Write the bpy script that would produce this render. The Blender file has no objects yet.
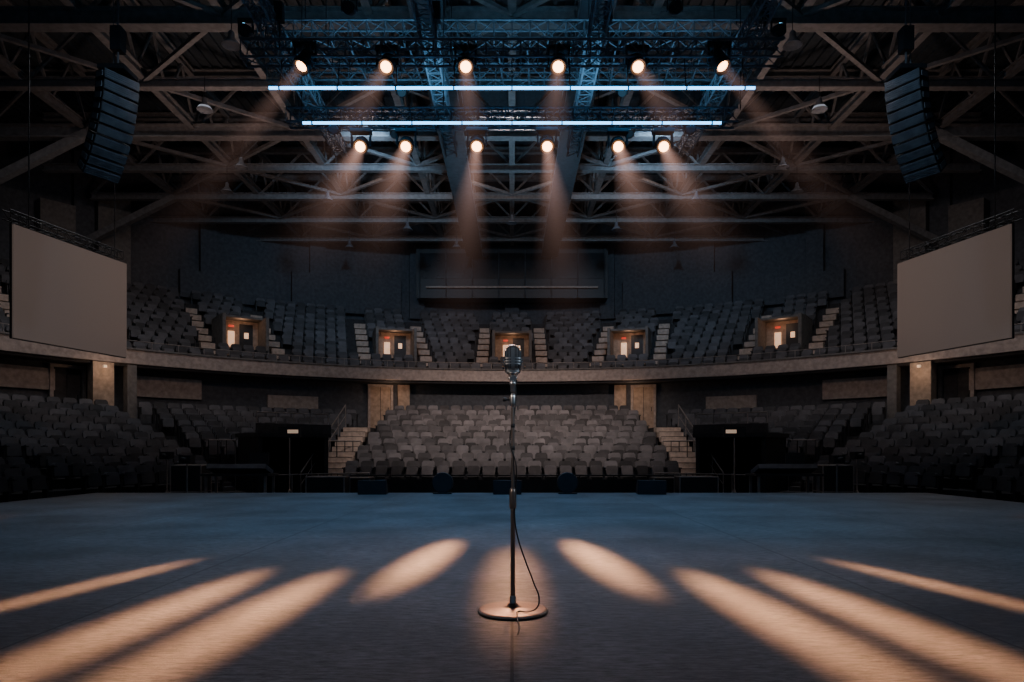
import bpy, math, random
from mathutils import Vector, Matrix
random.seed(7)
D=bpy.data; C=bpy.context
CY=14.5
H=0.95
def P(r,th,z=0.0):
    t=math.radians(th); return Vector((r*math.sin(t), CY+r*math.cos(t), z))
# ------------------------------------------------------------------ materials
def nn(nt,t,**k):
    n=nt.nodes.new(t)
    for a,b in k.items(): setattr(n,a,b)
    return n
def mat(name,col,rough=0.6,metal=0.0,var=0.25,scale=6.0,bump=0.0,emit=None,es=0.0,island=0.0,spec=0.5):
    m=D.materials.new(name); m.use_nodes=True; nt=m.node_tree; b=nt.nodes['Principled BSDF']
    b.inputs['Roughness'].default_value=rough; b.inputs['Metallic'].default_value=metal
    b.inputs['Specular IOR Level'].default_value=spec
    tc=nn(nt,'ShaderNodeTexCoord'); no=nn(nt,'ShaderNodeTexNoise'); no.inputs['Scale'].default_value=scale; no.inputs['Detail'].default_value=6
    nt.links.new(tc.outputs['Object'],no.inputs['Vector'])
    mr=nn(nt,'ShaderNodeMapRange'); mr.inputs['To Min'].default_value=1-var; mr.inputs['To Max'].default_value=1+var
    mr.inputs['From Min'].default_value=0.3; mr.inputs['From Max'].default_value=0.7
    nt.links.new(no.outputs['Fac'],mr.inputs['Value'])
    fac=mr.outputs['Result']
    if island>0:
        g=nn(nt,'ShaderNodeNewGeometry'); m2=nn(nt,'ShaderNodeMapRange'); m2.inputs['To Min'].default_value=1-island; m2.inputs['To Max'].default_value=1+island
        nt.links.new(g.outputs['Random Per Island'],m2.inputs['Value'])
        mu=nn(nt,'ShaderNodeMath',operation='MULTIPLY'); nt.links.new(fac,mu.inputs[0]); nt.links.new(m2.outputs['Result'],mu.inputs[1]); fac=mu.outputs[0]
    v=nn(nt,'ShaderNodeVectorMath',operation='SCALE'); v.inputs[0].default_value=col[:3]
    nt.links.new(fac,v.inputs['Scale']); nt.links.new(v.outputs[0],b.inputs['Base Color'])
    if bump>0:
        bp=nn(nt,'ShaderNodeBump'); bp.inputs['Strength'].default_value=bump; bp.inputs['Distance'].default_value=0.01
        nt.links.new(no.outputs['Fac'],bp.inputs['Height']); nt.links.new(bp.outputs[0],b.inputs['Normal'])
    if emit:
        b.inputs['Emission Color'].default_value=(*emit,1); b.inputs['Emission Strength'].default_value=es
    return m
M_black=mat('black_paint',(0.014,0.015,0.018),0.5)
M_steel=mat('truss_aluminium',(0.12,0.13,0.15),0.6,0.2)
M_roofsteel=mat('painted_roof_steel',(0.19,0.182,0.182),0.6,0.1)
M_roofdark=mat('roof_deck_dark',(0.04,0.05,0.06),0.8)
M_conc=mat('concrete',(0.18,0.165,0.155),0.85,bump=0.2)
M_concd=mat('dark_concrete',(0.05,0.048,0.05),0.9,bump=0.2)
M_fascia=mat('balcony_fascia_paint',(0.42,0.34,0.30),0.7)
M_wall=mat('arena_wall',(0.085,0.09,0.102),0.85)
M_panel=mat('beige_wall_panel',(0.40,0.33,0.29),0.8)
M_step=mat('stair_concrete',(0.55,0.43,0.35),0.8)
M_seatc=mat('seat_fabric_grey',(0.125,0.112,0.112),0.75,island=0.65,scale=3)
M_seatd=mat('seat_fabric_dark',(0.085,0.083,0.09),0.65,island=0.55,scale=3)
M_frame=mat('seat_frame',(0.03,0.03,0.034),0.5)
M_rail=mat('rail_metal',(0.30,0.26,0.24),0.5,0.4)
M_chrome=mat('mic_chrome',(0.78,0.76,0.74),0.3,1.0,var=0.08)
M_stand=mat('stand_metal',(0.34,0.28,0.25),0.38,0.9,var=0.1)
M_base=mat('base_metal',(0.22,0.165,0.14),0.42,0.8,var=0.3,scale=25)
M_core=mat('mic_grille_dark',(0.02,0.02,0.02),0.6)
M_cable=mat('cable_rubber',(0.012,0.012,0.013),0.5)
M_spk=mat('speaker_cabinet',(0.12,0.14,0.165),0.85,spec=0.1)
M_lens=mat('lamp_lens_lit',(1,.8,.6),0.3,emit=(1.0,0.44,0.18),es=14)
M_led=mat('led_tube_lit',(0.2,0.4,0.5),0.3,emit=(0.06,0.44,1.0),es=7.0)
M_warm=mat('lit_door_glass',(1,.8,.6),0.4,emit=(1.0,0.56,0.32),es=0.8)
M_sign=mat('lit_sign',(1,.8,.6),0.4,emit=(1.0,0.7,0.5),es=.3)
M_exit=mat('exit_sign_red',(.6,.05,.03),0.4,emit=(1.0,0.08,0.04),es=.6)
M_blueled=mat('small_blue_led',(.5,.8,1),0.4,emit=(0.2,0.65,1.0),es=3)
M_tan=mat('backstage_lit_plaster',(0.42,0.31,0.23),0.8)
M_glassd=mat('dark_glass',(0.015,0.018,0.022),0.2)
M_screen=mat('glowing_screen_fabric',(0.22,0.182,0.164),1.0,var=0.05,scale=60,emit=(0.68,0.50,0.43),es=0.085,spec=0.0)  # faint glow put into the fabric so the screens stand out
# ------------------------------------------------------------------ mesh builder
class MB:
    def __init__(s,*mats): s.v=[];s.f=[];s.m=[];s.sm=[];s.mats=mats
    def add(s,vs,fs,mi=0,smooth=False):
        o=len(s.v); s.v+= [tuple(x) for x in vs]
        for f in fs: s.f.append([o+i for i in f]); s.m.append(mi); s.sm.append(smooth)
    def box(s,c,sz,R=None,mi=0):
        hx,hy,hz=sz[0]/2,sz[1]/2,sz[2]/2; vs=[]
        for x in(-hx,hx):
            for y in(-hy,hy):
                for z in(-hz,hz):
                    p=Vector((x,y,z)); 
                    if R: p=R@p
                    vs.append(p+Vector(c))
        s.add(vs,[(0,1,3,2),(4,6,7,5),(0,4,5,1),(2,3,7,6),(0,2,6,4),(1,5,7,3)],mi)
    def frame(s,p0,p1):
        d=(Vector(p1)-Vector(p0)); L=d.length; d.normalize()
        up=Vector((0,0,1)) if abs(d.z)<0.95 else Vector((1,0,0))
        x=d.cross(up).normalized(); z=x.cross(d).normalized()
        return Matrix((x,d,z)).transposed(),L
    def beam(s,p0,p1,w,h,mi=0):
        R,L=s.frame(p0,p1); s.box((Vector(p0)+Vector(p1))/2,(w,L,h),R,mi)
    def ibeam(s,p0,p1,w,h,t=0.04,mi=0):
        R,L=s.frame(p0,p1); c=(Vector(p0)+Vector(p1))/2; u=R@Vector((0,0,1))
        s.box(c,(t,L,h),R,mi); s.box(c+u*h/2,(w,L,t),R,mi); s.box(c-u*h/2,(w,L,t),R,mi)
    def tube(s,p0,p1,r0,r1=None,n=8,mi=0,smooth=True):
        if r1 is None: r1=r0
        R,L=s.frame(p0,p1); vs=[]
        for p,r in((p0,r0),(p1,r1)):
            for i in range(n):
                a=2*math.pi*i/n; vs.append(Vector(p)+R@Vector((r*math.cos(a),0,r*math.sin(a))))
        s.add(vs,[(i,(i+1)%n,n+(i+1)%n,n+i) for i in range(n)],mi,smooth)
        s.add(vs[:n],[tuple(range(n))],mi); s.add(vs[n:],[tuple(range(n))],mi)
    def lathe(s,prof,o,n=48,mi=0,R=None,smooth=True):
        vs=[]
        for r,z in prof:
            for i in range(n):
                a=2*math.pi*i/n; p=Vector((r*math.cos(a),r*math.sin(a),z))
                if R: p=R@p
                vs.append(p+Vector(o))
        fs=[]
        for k in range(len(prof)-1):
            for i in range(n): fs.append((k*n+i,k*n+(i+1)%n,(k+1)*n+(i+1)%n,(k+1)*n+i))
        fs.append(tuple(range(n))); fs.append(tuple((len(prof)-1)*n+i for i in range(n)))
        s.add(vs,fs,mi,smooth)
    def arc(s,r0,r1,z0,z1,t0,t1,mi=0,step=2.5):
        n=max(1,int(abs(t1-t0)/step)); vs=[]
        for i in range(n+1):
            t=t0+(t1-t0)*i/n
            vs+=[P(r0,t,z0),P(r0,t,z1),P(r1,t,z1),P(r1,t,z0)]
        fs=[(0,1,2,3),tuple(n*4+k for k in(3,2,1,0))]
        for i in range(n):
            for k in range(4): a=i*4+k;b=i*4+(k+1)%4; fs.append((a,a+4,b+4,b))
        s.add(vs,fs,mi)
    def truss(s,p0,p1,sz=0.35,r=0.025,mi=0,bay=None):
        R,L=s.frame(p0,p1); h=sz/2; p0=Vector(p0); bay=bay or sz
        n=max(1,round(L/bay)); cs=[(-h,-h),(h,-h),(h,h),(-h,h)]
        def q(c,t): return p0+R@Vector((c[0],t,c[1]))
        for c in cs: s.tube(q(c,0),q(c,L),r,n=6,mi=mi)
        for k in range(4):
            a,b=cs[k],cs[(k+1)%4]
            for i in range(n):
                t0=L*i/n;t1=L*(i+1)/n
                if i%2: s.tube(q(a,t0),q(b,t1),r*.55,n=4,mi=mi)
                else: s.tube(q(b,t0),q(a,t1),r*.55,n=4,mi=mi)
                s.tube(q(a,t0),q(b,t0),r*.55,n=4,mi=mi)
    def finish(s,name,parent=None,bevel=0):
        me=D.meshes.new(name); me.from_pydata(s.v,[],s.f)
        for m in s.mats: me.materials.append(m)
        me.polygons.foreach_set('material_index',s.m); me.polygons.foreach_set('use_smooth',s.sm); me.update()
        ob=D.objects.new(name,me); C.collection.objects.link(ob)
        if parent: ob.parent=parent
        return ob
def empty(name):
    e=D.objects.new(name,None); C.collection.objects.link(e); return e
def light(kind,name,loc,energy,col,target=None,parent=None,**k):
    l=D.lights.new(name,kind); l.energy=energy; l.color=col
    for a,b in k.items(): setattr(l,a,b)
    o=D.objects.new(name,l); C.collection.objects.link(o); o.location=loc
    if target is not None:
        o.rotation_euler=(Vector(target)-Vector(loc)).to_track_quat('-Z','Y').to_euler()
    if parent: o.parent=parent
    return o
# ------------------------------------------------------------------ stage
def stage_mat():
    m=D.materials.new('stage_vinyl'); m.use_nodes=True; nt=m.node_tree; b=nt.nodes['Principled BSDF']; L=nt.links.new
    tc=nn(nt,'ShaderNodeTexCoord')
    n1=nn(nt,'ShaderNodeTexNoise'); n1.inputs['Scale'].default_value=0.9; n1.inputs['Detail'].default_value=8; L(tc.outputs['Object'],n1.inputs['Vector'])
    mp=nn(nt,'ShaderNodeMapping'); mp.inputs['Scale'].default_value=(6,26,1); L(tc.outputs['Object'],mp.inputs['Vector'])
    n2=nn(nt,'ShaderNodeTexNoise'); n2.inputs['Scale'].default_value=1.5; n2.inputs['Detail'].default_value=10; n2.inputs['Roughness'].default_value=0.8; L(mp.outputs[0],n2.inputs['Vector'])
    br=nn(nt,'ShaderNodeTexBrick'); br.offset=0.0
    br.inputs['Scale'].default_value=1; br.inputs['Brick Width'].default_value=2.44; br.inputs['Row Height'].default_value=2.44; br.inputs['Mortar Size'].default_value=0.008
    br.inputs['Color1'].default_value=(1,1,1,1); br.inputs['Color2'].default_value=(.82,.82,.82,1); br.inputs['Mortar'].default_value=(.3,.3,.3,1)
    L(tc.outputs['Object'],br.inputs['Vector'])
    r1=nn(nt,'ShaderNodeMapRange'); r1.inputs['From Min'].default_value=.3;r1.inputs['From Max'].default_value=.7;r1.inputs['To Min'].default_value=.55;r1.inputs['To Max'].default_value=1.4; L(n1.outputs['Fac'],r1.inputs['Value'])
    r2=nn(nt,'ShaderNodeMapRange'); r2.inputs['From Min'].default_value=.38;r2.inputs['From Max'].default_value=.62;r2.inputs['To Min'].default_value=.2;r2.inputs['To Max'].default_value=1.8; L(n2.outputs['Fac'],r2.inputs['Value'])
    mu=nn(nt,'ShaderNodeMath',operation='MULTIPLY'); L(r1.outputs[0],mu.inputs[0]); L(r2.outputs[0],mu.inputs[1])
    v=nn(nt,'ShaderNodeVectorMath',operation='SCALE'); v.inputs[0].default_value=(0.145,0.142,0.145); L(mu.outputs[0],v.inputs['Scale'])
    v2=nn(nt,'ShaderNodeVectorMath',operation='MULTIPLY'); L(v.outputs[0],v2.inputs[0]); L(br.outputs['Color'],v2.inputs[1]); L(v2.outputs[0],b.inputs['Base Color'])
    rr=nn(nt,'ShaderNodeMapRange'); rr.inputs['To Min'].default_value=.36; rr.inputs['To Max'].default_value=.70; L(n2.outputs['Fac'],rr.inputs['Value']); L(rr.outputs[0],b.inputs['Roughness'])
    bp=nn(nt,'ShaderNodeBump'); bp.inputs['Strength'].default_value=.8; bp.inputs['Distance'].default_value=.012; L(n2.outputs['Fac'],bp.inputs['Height']); L(bp.outputs[0],b.inputs['Normal'])
    return m
M_stage=stage_mat()
s=MB(M_stage,M_black,M_rail)
s.box((0,5.05,-0.03),(18.3,20.1,0.06),mi=0)
s.box((0,5.05,-0.62),(18.2,20.0,1.12),mi=1)
s.box((0,15.115,-0.02),(18.3,0.03,0.05),mi=2); s.box((-9.165,5.05,-0.02),(0.03,20.1,0.05),mi=2); s.box((9.165,5.05,-0.02),(0.03,20.1,0.05),mi=2)
s.finish('stage')
s=MB(M_concd); s.box((0,18,-1.25),(60,52,0.1)); s.finish('floor')
# ------------------------------------------------------------------ seats
def seat_template():
    vs=[];fs=[];ms=[]
    def prism(outline,y0,y1,tilt,mi):
        o=len(vs);n=len(outline)
        for y in(y0,y1):
            for x,z in outline: vs.append((x,y+(z-0.42)*tilt,z))
        fs.append(tuple(o+i for i in range(n)));ms.append(mi)
        fs.append(tuple(o+n+i for i in range(n-1,-1,-1)));ms.append(mi)
        for i in range(n): fs.append((o+i,o+(i+1)%n,o+n+(i+1)%n,o+n+i));ms.append(mi)
    prism([(-.20,.40),(.20,.40),(.235,.5),(.225,.80),(.17,.87),(-.17,.87),(-.225,.80),(-.235,.5)],.12,.20,.22,0)
    prism([(-.20,.36),(.20,.36),(.21,.42),(.20,.66),(.15,.70),(-.15,.70),(-.20,.66),(-.21,.42)],.0,.09,.10,0)
    for sx in(-.255,.255):
        prism([(sx-.02,.0),(sx+.02,.0),(sx+.02,.60),(sx-.02,.60)],.02,.16,0,1)
        prism([(sx-.03,.60),(sx+.03,.60),(sx+.03,.635),(sx-.03,.635)],-.12,.20,0,1)
    return vs,fs,ms
ST=seat_template()
def seats(name,places,mat0,parent=None):
    b=MB(mat0,M_frame); tv,tf,tm=ST
    for (p,th) in places:
        t=math.radians(th); c,sn=math.cos(t),math.sin(t); o=len(b.v)
        for x,y,z in tv: b.v.append((p[0]+x*c+y*sn, p[1]-x*sn+y*c, p[2]+z))
        for f,m in zip(tf,tm): b.f.append([o+i for i in f]); b.m.append(m); b.sm.append(False)
    return b.finish(name,parent)
# centre block
NR=10; pit=0.95
def zc(i): return -0.3+0.28*i
b=MB(M_concd,M_conc)
for i in range(NR):
    y0=23.6+pit*i; b.box((0,(y0+33.3)/2,(zc(i)-1.2)/2),(11.9,33.3-y0,zc(i)+1.2))
b.box((0,23.55,-0.35),(11.9,.08,.5),mi=0)
b.finish('seating_tier')
pl=[]
for i in range(NR):
    off=.27*(i%2)
    for k in range(22-(i%2)):
        pl.append((Vector((-5.67+off+k*0.54,23.6+pit*i+0.42,zc(i))),0))
seats('stadium_seats',pl,M_seatc)
# side stairs + landing
for sg in(-1,1):
    b=MB(M_step,M_concd)
    n=14
    for k in range(n):
        y0=22.6+k*0.44; z=-0.95+ (k+1)*0.203
        b.box((sg*6.5,(y0+28.9)/2,(z-1.2)/2),(1.0,28.9-y0 if y0<28.9 else .1,z+1.2),mi=0)
        b.box((sg*6.5,y0+.02,z+.005),(1.0,.05,.02),mi=1)
    b.box((sg*6.5,31.4,0.35),(1.0,5.0,3.1),mi=1)
    b.finish('staircase')
    b=MB(M_rail)
    for X in(7.02,):
        b.tube((sg*X,22.7,0.2),(sg*X,28.8,2.85),.025)
        b.tube((sg*X,22.7,-0.2),(sg*X,28.8,2.4),.015)
        for k in range(6):
            t=k/5; b.tube((sg*X,22.7+6.1*t,-0.75+2.6*t),(sg*X,22.7+6.1*t,0.2+2.65*t),.02)
    b.finish('handrail')
# lower side tiers
def zl(i): return -0.35+0.26*i
for sg in(-1,1):
    b=MB(M_concd,M_step)
    pl=[];pl2=[]
    for i in range(10):
        r0=11+.85*i; r1=r0+.85
        b.arc(r0,19.5,-1.2,zl(i),sg*53,sg*98)
        b.arc(r0,19.5,-1.2,zl(i),sg*50,sg*53,mi=0)
        b.arc(r0+.42,r0+.85,zl(i),zl(i)+.13,sg*50.5,sg*52.6,mi=0)
        dth=math.degrees(.54/(r0+.42)); th=53.8
        while th<97:
            if not (75<th<78.5): pl.append((P(r0+.42,sg*th,zl(i)),sg*th))
            th+=dth
        if i>=3:
            t0=math.degrees(math.asin(7.05/r0)); b.arc(r0,19.5,-1.2,zl(i),sg*t0,sg*50)
            th=math.degrees(math.asin(7.5/(r0+.42)))
            while th<49.3:
                pl2.append((P(r0+.42,sg*th,zl(i)),sg*th)); th+=dth
    b.finish('seating_tier')
    seats('stadium_seats',pl,M_seatd); seats('stadium_seats',pl2,M_seatd)
# concourse ring and wall under balcony
b=MB(M_concd); b.arc(19.5,20.6,-1.2,1.97,-98,98); b.finish('concourse_walkway')
b=MB(M_wall,M_panel,M_conc); b.arc(20.6,20.9,-1.2,4.3,-98,98)
for sg in(-1,1):
    for a,c,z0,z1 in((41.5,49.5,3.15,4.0),(27,33.5,2.9,3.5),(57,66,3.2,4.0)):
        b.arc(20.45,20.62,z0,z1,sg*a,sg*c,mi=1)
b.finish('wall_concourse')
def door(th,r,z,w=1.0,h=2.1):
    b=MB(M_panel,M_tan,M_concd,M_exit); t=math.radians(th); R=Matrix.Rotation(-t,3,'Z'); c=P(r,th,z)
    b.box(c+R@Vector((-w/2-.06,0,h/2)),(.12,.2,h),R,0); b.box(c+R@Vector((w/2+.06,0,h/2)),(.12,.2,h),R,0)
    b.box(c+R@Vector((0,0,h+.06)),(w+.24,.2,.12),R,0)
    b.box(c+R@Vector((0,.05,h/2)),(w,.06,h),R,1 if abs(th)<30 else 2)
    b.box(c+R@Vector((0,.01,h/2)),(.02,.03,h),R,2)
    b.box(c+R@Vector((w*.38,-.0,1.0)),(.03,.08,.2),R,2)
    b.finish('door_1')
for sg in(-1,1):
    for th in(18.6,55.8): 
        door(sg*th,20.48,1.97)
    b=MB(M_tan); b.arc(20.3,20.58,1.97,4.2,sg*14.6,sg*16.2); b.finish('wall_pier')
    light('POINT','concourse_downlight',P(19.5,sg*17.4,3.9),12,(1,.64,.42),shadow_soft_size=.1)
    b=MB(M_tan,M_sign,M_black); t=sg*53.3
    b.box(P(19.75,t,3.15),(.75,.5,2.35),Matrix.Rotation(-math.radians(t),3,'Z'),0)
    b.box(P(19.4,t,4.15),(.12,.1,.1),Matrix.Rotation(-math.radians(t),3,'Z'),1)
    b.finish('concrete_pillar')
    b=MB(M_conc); t=sg*50.2
    b.box(P(19.75,t,3.15),(.35,.4,2.35),Matrix.Rotation(-math.radians(t),3,'Z'),0); b.finish('concrete_pillar')
    light('POINT','concourse_downlight',P(18.9,sg*53.3,4.0),8,(1,.66,.44),shadow_soft_size=.1)
# lower vomitories
for sg in(-1,1):
    e=empty('vomitory_entrance'); th=sg*40.5; R=Matrix.Rotation(-math.radians(th),3,'Z')
    def q(x,y,z): v=P(12.3,th,0)+R@Vector((x,y,0)); v.z=z; return v
    b=MB(M_black,M_tan,M_concd)
    b.box(q(-1.15,0,.1),(.15,1.9,2.6),R); b.box(q(1.15,0,.1),(.15,1.9,2.6),R)
    b.box(q(0,0,1.45),(2.6,2.1,.14),R); b.box(q(0,-.98,1.62),(2.6,.08,.42),R,2)
    b.box(q(0,.9,.1),(2.2,.1,2.6),R); b.box(q(-.2,.83,-.1),(.9,.05,2.0),R,0)
    b.finish('portal',e)
    b=MB(M_rail)
    for x in(-1.25,-.6,0,.6,1.25): b.tube(q(x,-.9,1.8),q(x,-.9,2.2),.015)
    b.tube(q(-1.25,-.9,2.2),q(1.25,-.9,2.2),.02)
    b.finish('guard_rail',e)
    b=MB(M_black,M_rail)
    for rr,t0,t1 in((10.6,28,50),(13.4,26,34),(13.4,46,50)):
        n=int((t1-t0)/1.2)
        for k in range(n+1):
            t=t0+(t1-t0)*k/n; b.tube(P(rr,sg*t,-1.2),P(rr,sg*t,.15 if rr<11 else 1.3),.018,n=5,mi=k%4==0)
        zt=.15 if rr<11 else 1.3
        for k in range(n): b.tube(P(rr,sg*(t0+(t1-t0)*k/n),zt),P(rr,sg*(t0+(t1-t0)*(k+1)/n),zt),.022,n=6,mi=1)
    b.finish('crowd_barrier')
# ------------------------------------------------------------------ balcony
VOM=[0,-16,16,-35.3,35.3,-54,54,-74,74]
def zu(i): return 4.55+0.45*i
NB=10; PB=.78; RB=20.1; V0=2
b=MB(M_concd,M_fascia,M_conc)
b.arc(19.5,19.62,4.36,4.92,-100,100,mi=1,step=2)
b.arc(19.44,19.7,4.92,4.99,-100,100,mi=2,step=2)
b.arc(19.62,28.3,4.25,4.4,-100,100,mi=0)
vi={V0,V0+1,V0+2}
for i in range(NB):
    r0=RB+PB*i
    cuts=sorted(VOM) if i in vi else []
    hw=math.degrees(1.05/(r0+.4)); cur=-100
    for v in cuts: b.arc(r0,r0+PB,4.4,zu(i),cur,v-hw); cur=v+hw
    b.arc(r0,r0+PB,4.4,zu(i),cur,100)
b.arc(RB+PB*NB,28.3,4.4,zu(NB-1),-100,100)
b.arc(19.62,RB,4.4,4.5,-100,100)
b.finish('balcony')
b=MB(M_rail)
for t in range(-99,100,3): b.tube(P(19.56,t,4.99),P(19.56,t,5.28),.014,n=5)
for t in range(-99,99,3): b.tube(P(19.56,t,5.28),P(19.56,t+3,5.28),.018,n=6)
b.finish('handrail')
pl=[]
for i in range(NB):
    rr=RB+PB*i+.36; dth=math.degrees(.55/rr); th=-96
    while th<96:
        ok=True
        for v in VOM:
            lat=rr*math.sin(math.radians(th-v))
            if abs(th-v)<20:
                if 1.1<abs(lat)<2.15 and i>0: ok=False
                if i in vi and abs(lat)<=1.4: ok=False
        if ok: pl.append((P(rr,th,zu(i)),th))
        th+=dth
seats('stadium_seats',pl,M_seatd)
for v in VOM:
    R=Matrix.Rotation(-math.radians(v),3,'Z')
    def q(x,r,z):
        p=P(r,v,0)+R@Vector((x,0,0)); p.z=z; return p
    b=MB(M_step)
    for sx in(-1,1):
        for i in range(1,NB-1):
            r0=RB+PB*i
            b.box(q(sx*1.6,r0+PB/2,zu(i)+.01),(.62,PB,.06),R)
            b.box(q(sx*1.6,r0+PB*.25-PB*.5,zu(i)-.12),(.62,PB*.5,.26),R)
    b.finish('staircase')
    e=empty('vomitory_entrance'); b=MB(M_conc,M_tan,M_warm,M_black,M_exit)
    ra=RB+PB*V0; rc=RB+PB*(V0+3); zf=zu(V0)-.1
    b.box(q(0,(ra+rc)/2,zf-.2),(2.2,rc-ra,.3),R,0)
    for sx in(-1,1): b.box(q(sx*.98,(ra+rc)/2,zf+.95),(.14,rc-ra,2.0),R,0)
    b.box(q(0,(ra+.6+rc)/2,zf+1.95),(2.1,rc-ra-.6,.1),R,0)
    b.box(q(0,ra+1.5,zf+.95),(1.9,.1,1.95),R,1)
    b.box(q(-.35,ra+1.43,zf+1.0),(.30,.05,.75),R,2); b.box(q(.35,ra+1.43,zf+.9),(.62,.04,1.7),R,3)
    b.box(q(.35,ra+1.40,zf+1.2),(.20,.03,.28),R,2)
    b.box(q(-.35,ra+1.42,zf+1.62),(.24,.03,.09),R,4)
    b.finish('portal',e)
    light('POINT','entrance_lamp',q(0,ra+.8,zf+1.7),5.5,(1,.55,.32),parent=e,shadow_soft_size=.1)
# upper wall, pilasters, press box
b=MB(M_wall,M_concd,M_conc)
b.arc(28.4,28.8,4.4,16,-100,100,step=4)
for t in range(-96,97,12): b.arc(28.0,28.4,9,15.5,t-.9,t+.9,mi=0)
for sg in(-1,1):
    b.arc(27.9,28.4,9.1,11.3,sg*14,sg*27,mi=0); b.arc(27.95,28.4,9.1,10.6,sg*29,sg*39,mi=0)
    b.arc(27.6,28.3,9.0,13.6,sg*44,sg*47,mi=2); b.arc(27.6,28.3,9.0,12.6,sg*49,sg*52,mi=2)
b.finish('wall_upper')
b=MB(M_black,M_glassd,M_panel,M_roofdark)
b.box((0,41.3,11.6),(11.4,1.3,3.2),mi=0); b.box((0,40.63,11.9),(11.0,.06,1.5),mi=1)
b.box((0,40.5,10.6),(10.2,.16,.10),mi=2); b.box((0,40.55,13.25),(11.8,.2,.12),mi=3)
for k in range(8): b.box((-5.5+k*1.571,40.6,11.6),(.06,.1,3.1),mi=3)
b.finish('press_box')
for sg in(-1,1):
    b=MB(M_wall); b.box((sg*29.1,8,5),(.4,20,24)); b.finish('wall_left' if sg<0 else 'wall_right')
# ------------------------------------------------------------------ roof
b=MB(M_roofdark)
b.box((0,23,15.6),(60,44,.2))
for k in range(150): b.box((-29.8+k*.4,23,15.46),(.12,44,.1))
b.finish('ceiling')
b=MB(M_roofsteel)
for Y in(15.8,19.1,22.5,25.9,29.2,32.5,35.8,39.0):
    big= Y in(19.1,25.9)
    b.ibeam((-20,Y,13),(20,Y,13),.4 if big else .28,.45 if big else .26)
    b.ibeam((-20,Y,15.2),(20,Y,15.2),.22,.25)
    for k in range(10):
        x0=-20+k*4; b.beam((x0,Y,13.1),(x0+2,Y,15.1),.09,.09); b.beam((x0+2,Y,15.1),(x0+4,Y,13.1),.09,.09)
for X in(-16.2,-12.1,-8.1,-4.0,0,4.0,8.1,12.1,16.2):
    b.ibeam((X,6,13.25),(X,42,13.25),.24,.26)
    b.ibeam((X,6,15.2),(X,42,15.2),.2,.22)
    for k in range(18):
        y0=6+k*2; b.beam((X,y0,13.3),(X,y0+1,15.1),.08,.08); b.beam((X,y0+1,15.1),(X,y0+2,13.3),.08,.08)
Ys=[12.4,15.8,19.1,22.5,25.9,29.2,32.5,35.8,39.0]; Xs=[-16.2,-8.1,0,8.1,16.2]
for i in range(len(Ys)-2):
    if i%2: continue
    for j in range(4):
        b.beam((Xs[j],Ys[i],13.1),(Xs[j+1],Ys[i+2],13.1),.14,.12)
        b.beam((Xs[j+1],Ys[i],13.1),(Xs[j],Ys[i+2],13.1),.14,.12)
for sg in(-1,1):
    for Y in(19.1,25.9,32.5):
        b.beam((sg*16,Y,13),(sg*24,Y,9.0),.3,.3)
b.finish('roof_steelwork')
b=MB(M_steel,M_roofdark)
for X in(-2.2,2.2):
    b.box((X,27,12.3),(.9,26,.06),mi=1)
    for dx in(-.45,.45):
        b.tube((X+dx,14,12.35),(X+dx,40,12.35),.03,n=5); b.tube((X+dx,14,13.3),(X+dx,40,13.3),.02,n=5)
        for k in range(26): b.tube((X+dx,14+k,12.3),(X+dx,14+k,13.4),.015,n=4)
b.finish('catwalk')
def pendant(x,y,z):
    b=MB(M_black,M_steel)
    b.tube((x,y,z+.35),(x,y,13.0),.012,n=5)
    b.lathe([(.05,.4),(.08,.36),(.09,.22),(.20,.08),(.26,0),(.24,0),(.18,.06)],(x,y,z),20,1)
    b.finish('pendant_lamp')
for sg in(-1,1):
    for x,y in((7.6,18.5),(9.9,22),(6.0,22.5),(12.1,29),(8.1,30),(5.2,34),(10.5,26.5),(0.0,33) if sg>0 else (3.0,37),(8.8,37)):
        pendant(sg*x,y,11.9)
# ------------------------------------------------------------------ lighting rig
b=MB(M_steel,M_black)
b.truss((-5.3,13.5,8.80),(5.3,13.5,8.80),.34)
b.truss((-4.9,14.95,8.22),(4.9,14.95,8.22),.30)
b.truss((-6,15.2,10.2),(6,15.2,10.2),.4)
b.truss((-6,16.9,10.2),(6,16.9,10.2),.4)
b.truss((-5.2,18.8,10.0),(5.2,18.8,10.0),.35)
for X in(-4.8,-1.7,1.7,4.8): b.truss((X,12.2,9.35),(X,19.2,9.35),.3)
for X in(-4.8,-1.7,1.7,4.8):
    for Y,z in((13.5,8.9),(15.2,10.4),(16.9,10.4),(14.95,8.4)):
        b.tube((X+.2,Y,z),(X+.2,Y,13),.012,n=5,mi=1)
    b.box((X+.2,13.5,9.6),(.16,.16,.35),mi=1)
for k in range(18): b.tube((-5.6+k*.66,15.3,9.95),(-5.6+k*.66+.1,16.8,9.95),.02,n=5)
b.finish('lighting_truss')
def tube_light(y,z,L,zt):
    e=empty('led_tube_light'); b=MB(M_led); b.tube((-L/2,y,z),(L/2,y,z),.028,n=12); b.finish('tube',e)
    b=MB(M_black); b.box((0,y+.05,z+.045),(L,.06,.03))
    for k in range(9):
        x=-L/2+.2+k*(L-.4)/8; b.tube((x,y+.05,z+.05),(x,y+.15,zt),.012,n=5)
        b.box((x,y,z),(.03,.075,.075))
    b.finish('housing',e)
tube_light(13.3,8.0,9.46,8.65); tube_light(14.7,7.99,9.0,8.08)
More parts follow.
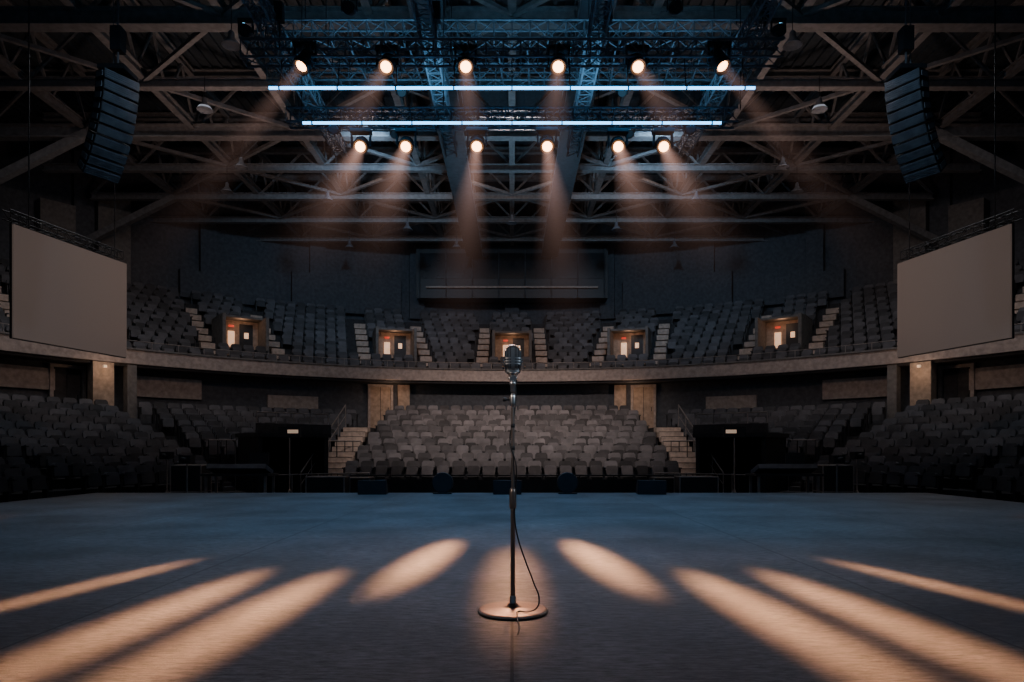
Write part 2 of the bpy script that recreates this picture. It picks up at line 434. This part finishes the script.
def haze_glow_mat(Lc,r0,r1,S):  # self-glowing volume imitating haze lit by a spotlight
    m=D.materials.new('haze_glow'); m.use_nodes=True; nt=m.node_tree; nt.nodes.clear(); L=nt.links.new
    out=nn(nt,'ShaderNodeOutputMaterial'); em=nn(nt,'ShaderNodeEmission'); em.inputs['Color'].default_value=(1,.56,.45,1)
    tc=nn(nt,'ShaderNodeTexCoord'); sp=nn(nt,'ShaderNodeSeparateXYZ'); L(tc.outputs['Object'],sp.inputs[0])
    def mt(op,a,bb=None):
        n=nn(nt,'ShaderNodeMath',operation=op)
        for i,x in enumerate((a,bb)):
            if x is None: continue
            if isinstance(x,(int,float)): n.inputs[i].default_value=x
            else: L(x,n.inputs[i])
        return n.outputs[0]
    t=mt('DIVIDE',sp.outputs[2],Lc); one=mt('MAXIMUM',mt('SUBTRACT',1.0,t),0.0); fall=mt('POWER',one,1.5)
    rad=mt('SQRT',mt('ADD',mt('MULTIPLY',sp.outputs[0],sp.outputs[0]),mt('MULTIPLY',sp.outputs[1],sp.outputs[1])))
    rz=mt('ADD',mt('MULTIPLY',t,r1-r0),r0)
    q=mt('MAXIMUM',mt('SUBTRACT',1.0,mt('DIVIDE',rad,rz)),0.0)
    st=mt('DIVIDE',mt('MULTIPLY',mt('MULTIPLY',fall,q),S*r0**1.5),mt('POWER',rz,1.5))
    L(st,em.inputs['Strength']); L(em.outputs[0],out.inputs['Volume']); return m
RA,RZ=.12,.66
HZ={'a':(8.5,haze_glow_mat(8.5,RA,RZ,1.15)),'b':(6.5,haze_glow_mat(6.5,RA,RZ,.62))}
def spotlight(pos,target,ztruss,energy,length=2.5,width=.4,slope=0.0,col=(1,.46,.22),blend=1.0,hz='a'):
    """profile spot whose shutters shape a strip: length/width on the floor, slope = dX/dY of the strip axis"""
    pos=Vector(pos); target=Vector(target); e=empty('stage_spotlight'); d=(target-pos).normalized(); dist=(target-pos).length
    q=d.to_track_quat('Z','Y'); R=q.to_matrix()
    b=MB(M_black,M_steel); o=pos-d*.02
    b.lathe([(.07,-.42),(.13,-.38),(.15,-.2),(.15,-.12),(.165,-.1),(.165,.03),(.15,.03),(.14,-.02)],o,24,0,R)
    for k in range(4): b.lathe([(.155,-.36+k*.05),(.16,-.35+k*.05),(.155,-.34+k*.05)],o,20,0,R)
    c=o-d*.2; xx=Vector((1,0,0))
    for sx in(-1,1): b.box(c+xx*sx*.2+Vector((0,0,.12)),(.035,.09,.34),mi=0)
    b.box(c+Vector((0,0,.29)),(.46,.2,.07))
    b.tube(c+Vector((0,0,.3)),Vector((c.x,c.y,max(ztruss,c.z+.4))),.03,n=8,mi=0)
    b.finish('lamp_body',e)
    b=MB(M_lens); b.lathe([(.0,.015),(.06,.012),(.09,.0),(.105,-.015)],o,24,0,R); b.finish('lens',e)
    u=Vector((slope,1,0)).normalized()
    x=u.cross(d).normalized(); z=-d; y=z.cross(x).normalized()
    up=(u-d*u.dot(d)).length
    av=2*math.atan(length*.5*up/dist); au=2*math.atan(width*.5/dist)
    l=light('SPOT','lamp',pos+d*.06,energy,col,parent=e,spot_size=av,spot_blend=blend,shadow_soft_size=.12)
    l.rotation_mode='QUATERNION'; l.rotation_quaternion=Matrix((x,y,z)).transposed().to_quaternion()
    l.scale=(math.tan(au/2)/math.tan(av/2),1,1)
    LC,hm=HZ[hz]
    bb=MB(hm); bb.lathe([(RA,0.02),(RZ,LC)],(0,0,0),20); ob=bb.finish('glow_cone',e)  # visible shaft is a cone that glows by itself, not scattered lamp light
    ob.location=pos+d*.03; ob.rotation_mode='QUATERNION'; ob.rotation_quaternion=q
E=24000
Y1,Z1,Y2,Z2=13.3,8.4,14.7,7.47
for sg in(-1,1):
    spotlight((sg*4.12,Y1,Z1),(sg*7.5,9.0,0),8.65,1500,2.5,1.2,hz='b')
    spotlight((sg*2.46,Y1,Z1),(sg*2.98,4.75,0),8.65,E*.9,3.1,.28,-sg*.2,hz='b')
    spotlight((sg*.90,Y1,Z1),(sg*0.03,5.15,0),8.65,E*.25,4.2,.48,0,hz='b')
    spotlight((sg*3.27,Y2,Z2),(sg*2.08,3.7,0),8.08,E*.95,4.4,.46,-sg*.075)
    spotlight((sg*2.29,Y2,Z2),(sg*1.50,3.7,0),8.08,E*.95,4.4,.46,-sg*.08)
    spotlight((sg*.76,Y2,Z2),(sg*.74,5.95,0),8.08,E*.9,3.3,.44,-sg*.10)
for sg in(-1,1):
    for x,y,z in((3.9,15.0,8.0),(5.3,13.6,9.3),(4.8,16.8,9.75),(2.7,16.8,9.75),(1.3,15.2,9.75),(3.2,18.7,9.6),(3.0,12.6,9.1)):
        b=MB(M_black,M_blueled); c=Vector((sg*x,y,z))
        b.lathe([(.05,-.16),(.11,-.12),(.12,.12),(.09,.12)],c,16,0,Matrix.Rotation(math.radians(115),3,'X'))
        b.box(c+Vector((0,0,.2)),(.3,.1,.05)); b.box(c+Vector((.14,0,.08)),(.02,.06,.26)); b.box(c+Vector((-.14,0,.08)),(.02,.06,.26))
        b.box(c+Vector((0,-.12,.06)),(.05,.03,.03),mi=1)
        b.finish('par_can_light')
# ------------------------------------------------------------------ line arrays
for sg in(-1,1):
    e=empty('line_array_speaker'); b=MB(M_spk,M_black,M_steel)
    f=Vector((-sg*.86,-.52,0)).normalized(); side=Vector((0,0,1)).cross(f)
    p=Vector((sg*7.5,13,8.05)); x0=sg*7.5
    for k in range(10):
        a=math.radians(4+k*4.2)
        nrm=(f*math.cos(a)+Vector((0,0,-1))*math.sin(a)).normalized(); up=side.cross(nrm).normalized()
        if up.z<0: up=-up
        R=Matrix((side,-nrm,up)).transposed()
        c=p-up*.09
        b.box(c,(.66,.30,.175),R,1)
        b.box(c+nrm*.155,(.64,.02,.155),R,0)
        for j in range(4): b.box(c+nrm*.17+up*(-.055+j*.037),(.62,.02,.012),R,0)
        for sx in(-1,1): b.box(c+side*sx*.335,(.02,.2,.1),R,2)
        p=p-up*.190
    b.box(Vector((x0,13,8.13)),(.5,.5,.08),None,1)
    b.tube((x0,13,8.2),(x0,13,13.2),.02,mi=2); b.box((x0,13,8.75),(.2,.2,.45),mi=1)
    b.tube((x0+sg*.2,13.2,8.2),(x0+sg*.2,13.2,13.2),.012,mi=2)
    b.finish('cabinets',e)
    light('SPOT','array_fill',(sg*3.0,9.5,9.0),330,(.5,.75,1),target=(sg*7.6,13,7.3),spot_size=math.radians(38),spot_blend=1,shadow_soft_size=.2)  # added cool spot to brighten the speaker array, no fixture
# ------------------------------------------------------------------ screens
for sg in(-1,1):
    b=MB(M_screen,M_black,M_steel)
    A=Vector((sg*11.3,20.0,0)); B=Vector((sg*12.03,16.46,0)); z0,z1=3.66,6.40
    d=(B-A).normalized(); L=(B-A).length; n=Vector((d.y,-d.x,0)); 
    if n.y>0: n=-n
    ang=math.atan2(d.y,d.x); R=Matrix.Rotation(ang,3,'Z'); c=(A+B)/2+Vector((0,0,(z0+z1)/2))
    b.box(c,(L,.04,z1-z0),R,0); b.box(c-n*.05,(L+.04,.05,z1-z0+.04),R,1)
    for t in(.12,.88):
        pp=A+(B-A)*t; b.tube((pp.x,pp.y,z1),(pp.x,pp.y,13.2),.015,mi=1)
    b.truss(A+Vector((0,0,z1+.25))-n*.2,B+Vector((0,0,z1+.25))-n*.2,.22,.015,mi=1)
    b.finish('projection_screen')
# ------------------------------------------------------------------ floor clutter
def wedge(x,y,ang=0):
    b=MB(M_black,M_spk); R=Matrix.Rotation(math.radians(ang),3,'Z')
    o=[(-.22,0),(.22,0),(.22,.12),(-.05,.3),(-.22,.3)]
    vs=[Vector((sx*.3,yy,z)) for sx in(-1,1) for yy,z in o]
    vs=[R@v+Vector((x,y,0)) for v in vs]
    b.add(vs,[(0,1,2,3,4),(9,8,7,6,5)]+[(i,(i+1)%5,5+(i+1)%5,5+i) for i in range(5)])
    b.box(R@Vector((0,.1,.222))+Vector((x,y,0)),(.5,.26,.015),R@Matrix.Rotation(math.radians(-33.7),3,'X'),1)
    b.finish('floor_monitor')
def floor_fan(x,y):
    b=MB(M_black,M_steel)
    R=Matrix.Rotation(math.radians(90),3,'X')
    for r in(.2,.15,.1,.05): b.lathe([(r-.008,-.01),(r,-.01),(r,.01),(r-.008,.01)],(x,y,.24),24,1,R)
    b.lathe([(.21,-.08),(.225,-.08),(.225,.08),(.21,.08)],(x,y,.24),28,0,R)
    for k in range(5):
        a=k*72; b.box(Vector((x,y,.24))+Matrix.Rotation(math.radians(a),3,'Y')@Vector((.1,0,0)),(.17,.01,.07),Matrix.Rotation(math.radians(a),3,'Y')@Matrix.Rotation(.5,3,'X'),1)
    b.tube((x,y-.05,.24),(x,y+.08,.24),.05); b.box((x,y,.015),(.4,.22,.03))
    b.finish('floor_fan')
for x,a in((-3.0,5),(-.1,0),(3.0,-5)): wedge(x,14.75,a)
for x in(-1.5,1.2): floor_fan(x,14.8)
for sg in(-1,1):
    def tripod(x0,y0,zt,head):
        b=MB(M_rail,M_black,M_sign)
        b.tube((x0,y0,-1.15),(x0,y0,zt),.022)
        for k in range(3):
            a=k*2.09+.4; b.tube((x0,y0,-.15),(x0+.6*math.cos(a),y0+.6*math.sin(a),-1.2),.018)
        if head=='display':
            b.box((x0,y0,zt+.0),(.62,.06,.30),mi=1); b.box((x0-sg*.1,y0-.035,zt+.02),(.30,.01,.10),mi=2)
            b.finish('display_on_stand')
        else:
            b.box((x0,y0,zt+.1),(.28,.26,.2),mi=1); b.lathe([(.06,0),(.06,.12),(.05,.13)],(x0,y0-.13,zt+.1),14,1,Matrix.Rotation(math.radians(90),3,'X')); b.finish('tripod_stand')
    tripod(sg*6.25,19.2,1.45,'display'); tripod(sg*7.9,16.6,.62,'cam'); tripod(sg*9.6,19.0,.7,'cam')
    b=MB(M_black,M_steel,M_blueled,M_rail); X=sg*7.0; Y=17.6; R=Matrix.Rotation(math.radians(-18),3,'X')
    for dx in(-.75,.75):
        for dy in(-.3,.3): b.box((X+dx,Y+dy,-.45),(.06,.06,1.5),mi=3)
    b.box((X,Y,.32),(1.7,.8,.06)); b.box((X,Y,.45),(1.5,.6,.12),R,1)
    for k in range(12): b.box(Vector((X-.66+k*.12,Y-.1,.50)),(.02,.28,.03),R,0)
    b.box((X+.4,Y+.25,.72),(.5,.04,.32),None,0); b.box((X+.4,Y+.27,.5),(.06,.04,.3),None,3)
    b.finish('mixing_desk')
    for cx,cy,w,h in((4.9,18.2,1.0,1.45),(8.6,18.3,.8,1.75),(4.7,20,1.2,1.35)):
        b=MB(M_black,M_rail); b.box((sg*cx,cy,-1.2+h/2),(w,.6,h-.02))
        for dx in(-w/2,w/2):
            for dy in(-.3,.3): b.box((sg*cx+dx,cy+dy,-1.2+h/2),(.03,.03,h),mi=1)
        for z in(-1.19,-1.2+h*.6,-1.2+h-.01): b.box((sg*cx,cy,z),(w+.02,.62,.025),mi=1)
        b.finish('flight_case')
    light('SPOT','pit_fill',(sg*6.5,15.5,8.0),220,(1,.75,.6),target=(sg*7,18.6,-.5),spot_size=math.radians(50),spot_blend=1,shadow_soft_size=.2)  # added spot so the equipment behind the stage is readable
b=MB(M_black,M_rail)
for k in range(11):
    x=-5.5+k*1.1; b.tube((x,22.2,-1.2),(x,22.2,.12),.022); 
b.tube((-5.5,22.2,.12),(5.5,22.2,.12),.03); b.box((0,22.2,-.5),(11,.03,1.0)); b.finish('crowd_barrier')
# ------------------------------------------------------------------ microphone stand
e=empty('microphone_stand'); mx,my=0.005,4.0
b=MB(M_base,M_chrome)
b.lathe([(.0,0),(.200,0),(.203,.006),(.203,.014),(.198,.02),(.185,.022),(.06,.030),(.035,.036),(.03,.05),(.022,.055),(.0,.055)],(mx,my,0.001),96,0)
b.lathe([(.199,.004),(.2055,.006),(.2055,.014),(.197,.0195)],(mx,my,.001),96,1)
b.finish('weighted_base',e)
b=MB(M_stand,M_chrome,M_black)
b.tube((mx,my,.05),(mx,my,.66),.0135,n=24); b.lathe([(.019,.04),(.019,.09),(.0135,.1)],(mx,my,0),24,1)
b.lathe([(.0135,.60),(.020,.61),(.021,.64),(.021,.70),(.018,.72),(.0095,.73)],(mx,my,0),24,0)
b.tube((mx,my,.7),(mx,my,1.29),.0095,n=24)
b.lathe([(.0095,1.20),(.017,1.205),(.018,1.225),(.018,1.26),(.014,1.275),(.0095,1.28)],(mx,my,0),24,1)
b.tube((mx-.045,my-.005,1.245),(mx-.01,my,1.245),.006,n=12,mi=2); b.lathe([(.0,-.012),(.012,-.01),(.012,.01),(0,.012)],(mx-.048,my,1.245),16,2,Matrix.Rotation(math.pi/2,3,'Y'))
for z in(.95,1.08): b.lathe([(.0095,z),(.0125,z+.004),(.0125,z+.02),(.0095,z+.024)],(mx,my,0),20,2)
b.finish('pole',e)
e=empty('microphone')
a_,b_,c_=.056,.042,.088; nx=2.5; mc=Vector((mx,my,1.478))
def sup(th):
    ct,st=math.cos(th),math.sin(th); return (abs(ct)**(2/nx)*(1 if ct>=0 else -1), abs(st)**(2/nx)*(1 if st>=0 else -1))
b=MB(M_core,M_chrome)
rows=24;segs=40; vs=[]
for i in range(rows+1):
    ph=-math.pi/2+math.pi*i/rows; cr,sz=sup(ph)
    for j in range(segs):
        u,v=sup(2*math.pi*j/segs); vs.append(mc+Vector((a_*.9*cr*u,b_*.9*cr*v,c_*.93*sz)))
b.add(vs,[(i*segs+j,i*segs+(j+1)%segs,(i+1)*segs+(j+1)%segs,(i+1)*segs+j) for i in range(rows) for j in range(segs)],0,True)
def rib(x,w):
    sc=(1-abs(x/a_)**nx)**(1/nx) if abs(x)<a_ else 0
    n=48; out=[];inn=[]
    for j in range(n):
        u,v=sup(2*math.pi*j/n); out.append((b_*sc*u,c_*sc*v)); inn.append((b_*sc*u*.84,c_*sc*v*.9))
    vs=[mc+Vector((x+dx,p[0],p[1])) for dx in(-w/2,w/2) for ring in(out,inn) for p in ring]
    fs=[]
    for j in range(n):
        k=(j+1)%n; fs+= [(j,k,n+k,n+j),(2*n+j,2*n+k,3*n+k,3*n+j),(j,k,2*n+k,2*n+j),(n+j,n+k,3*n+k,3*n+j)]
    b.add(vs,fs,1)
for k in range(-5,6):
    if k: rib(k*.0092,.0055)
rib(0,.012)
def band(z,h,sc=1.03):
    s0=(1-abs(z/c_)**nx)**(1/nx)*sc; n=48; vs=[]
    for zz in(z-h/2,z+h/2):
        for f in(1,.88):
            for j in range(n):
                u,v=sup(2*math.pi*j/n); vs.append(mc+Vector((a_*s0*f*u,b_*s0*f*v,zz)))
    fs=[]
    for j in range(n):
        k=(j+1)%n; fs+=[(j,k,2*n+k,2*n+j),(n+j,n+k,3*n+k,3*n+j),(j,k,n+k,n+j),(2*n+j,2*n+k,3*n+k,3*n+j)]
    b.add(vs,fs,1)
band(.006,.008);band(-.010,.008); band(-.026,.008,1.02); band(-.064,.022,1.0)
b.finish('ribbed_head',e)
b=MB(M_chrome,M_black)
b.lathe([(.018,-.096),(.030,-.088),(.034,-.078),(.030,-.07)],mc,32,0)
b.box(mc+Vector((0,0,-.108)),(.016,.03,.05)); 
for sx in(-1,1): b.box(mc+Vector((sx*.014,0,-.118)),(.008,.032,.055))
b.tube(mc+Vector((-.026,0,-.110)),mc+Vector((.026,0,-.110)),.009,n=16,mi=0)
b.lathe([(.0,-.19),(.014,-.19),(.016,-.18),(.016,-.15),(.020,-.143),(.020,-.128),(.0,-.128)],mc,24,0)
b.tube(mc+Vector((.012,.02,-.09)),mc+Vector((.02,.045,-.13)),.009,n=12,mi=1)
b.finish('swivel_mount',e)
cu=D.curves.new('microphone_cable','CURVE'); cu.dimensions='3D'; cu.bevel_depth=.0042; cu.bevel_resolution=3; cu.materials.append(M_cable)
pts=[(.02,4.045,1.36),(.022,4.04,1.28),(.012,4.02,1.15),(-.012,4.0,1.0),(.024,3.985,.86),(.022,4.0,.72),(.014,3.98,.58),(.03,3.95,.46),(.075,3.92,.32),(.125,3.90,.19),(.155,3.89,.10),(.14,3.875,.055),(.09,3.87,.034),(.04,3.88,.034),(.03,3.82,.03),(.03,3.79,.012),(.04,3.70,.006),(.03,3.5,.006)]
sp=cu.splines.new('BEZIER'); sp.bezier_points.add(len(pts)-1)
for q_,p_ in zip(sp.bezier_points,pts): q_.co=p_; q_.handle_left_type=q_.handle_right_type='AUTO'
sp.resolution_u=10
o=D.objects.new('microphone_cable',cu); C.collection.objects.link(o)
# ------------------------------------------------------------------ general lights
light('SPOT','seat_fill',(0,18,12.4),5200,(1,.84,.78),target=(0,28,1),spot_size=math.radians(64),spot_blend=1,shadow_soft_size=.3)  # added fill spot brightening the centre seat block
for sg in(-1,1):
    light('AREA','hall_fill',(sg*12,22,12.2),210,(.88,.90,.96),target=(sg*13,24,0),shape='RECTANGLE',size=5,size_y=5)  # added fill panel over the side stands, no fixture modelled
    light('SPOT','warm_roof_fill',(sg*9,22,7.5),520,(1,.70,.58),target=(sg*9,24,13),spot_size=math.radians(150),spot_blend=1,shadow_soft_size=.5)  # invented warm upward fill to pick out the roof beams
    light('SPOT','balcony_front_fill',(sg*2,17,12.3),2100,(1,.70,.58),target=(sg*15,26.5,4.6),spot_size=math.radians(70),spot_blend=1,shadow_soft_size=.3)  # added fill spot for the side stretch of balcony fascia
    light('SPOT','cool_wall_fill',(sg*5,24,12.2),1300,(.40,.68,1),target=(sg*9,41,11.5),spot_size=math.radians(80),spot_blend=1,shadow_soft_size=.3)  # added cool fill lifting the dark upper wall
    light('SPOT','screen_fill',(sg*5,12,9),260,(1,.80,.70),target=(sg*11.7,18.2,5.0),spot_size=math.radians(40),spot_blend=1,shadow_soft_size=.3)  # added warm fill aimed at the screen
light('SPOT','balcony_front_fill',(0,18,12.3),1800,(1,.70,.58),target=(0,34,4.6),spot_size=math.radians(60),spot_blend=1,shadow_soft_size=.3)  # added fill spot for the middle of the balcony fascia
light('AREA','balcony_fill',(0,30,12.4),80,(1,.80,.74),target=(0,38,6),shape='RECTANGLE',size=16,size_y=3)  # added fill panel for the upper tier seats
light('AREA','blue_rig_fill',(0,15,8.9),190,(.22,.6,1),target=(0,17,13),shape='RECTANGLE',size=9,size_y=2)  # added blue fill panel tinting rig and roof from below
light('SPOT','cool_roof_fill',(0,27,7.5),700,(.35,.68,1),target=(0,27,13),spot_size=math.radians(150),spot_blend=1,shadow_soft_size=.5)  # added cool upward fill tinting the roof steel
for x in(-3.0,0,3.0):
    light('SPOT','blue_stage_fill',(x,12.6,9.0),950,(.20,.54,1),target=(x,11.2,0),spot_size=math.radians(100),spot_blend=1,shadow_soft_size=.2)  # added spots reinforcing the LED tubes' blue on the stage floor
light('SPOT','warm_stage_special',(0,12.5,9.0),700,(1,.62,.48),target=(0,4.0,0),spot_size=math.radians(50),spot_blend=1,shadow_soft_size=.15)
light('SPOT','mic_fill',(-4.5,1.0,4.5),600,(1,.82,.70),target=(0,4,1.45),spot_size=math.radians(18),spot_blend=1,shadow_soft_size=.25)  # added out-of-frame fill, warm and cool pair, for highlights on the microphone
light('SPOT','mic_fill',(4.5,1.5,4.0),450,(.65,.82,1),target=(0,4,1.45),spot_size=math.radians(18),spot_blend=1,shadow_soft_size=.25)
w=D.worlds.new('World'); C.scene.world=w; w.use_nodes=True
w.node_tree.nodes['Background'].inputs['Color'].default_value=(.42,.66,1,1); w.node_tree.nodes['Background'].inputs['Strength'].default_value=.045
# ------------------------------------------------------------------ camera
cam=D.cameras.new('camera'); co=D.objects.new('camera',cam); C.collection.objects.link(co)
cam.sensor_width=36; cam.lens=36*683/1024; cam.shift_y=(450-341)/1024; cam.clip_end=200
co.location=(0,0,H); co.rotation_euler=(math.radians(90),0,0)
C.scene.camera=co
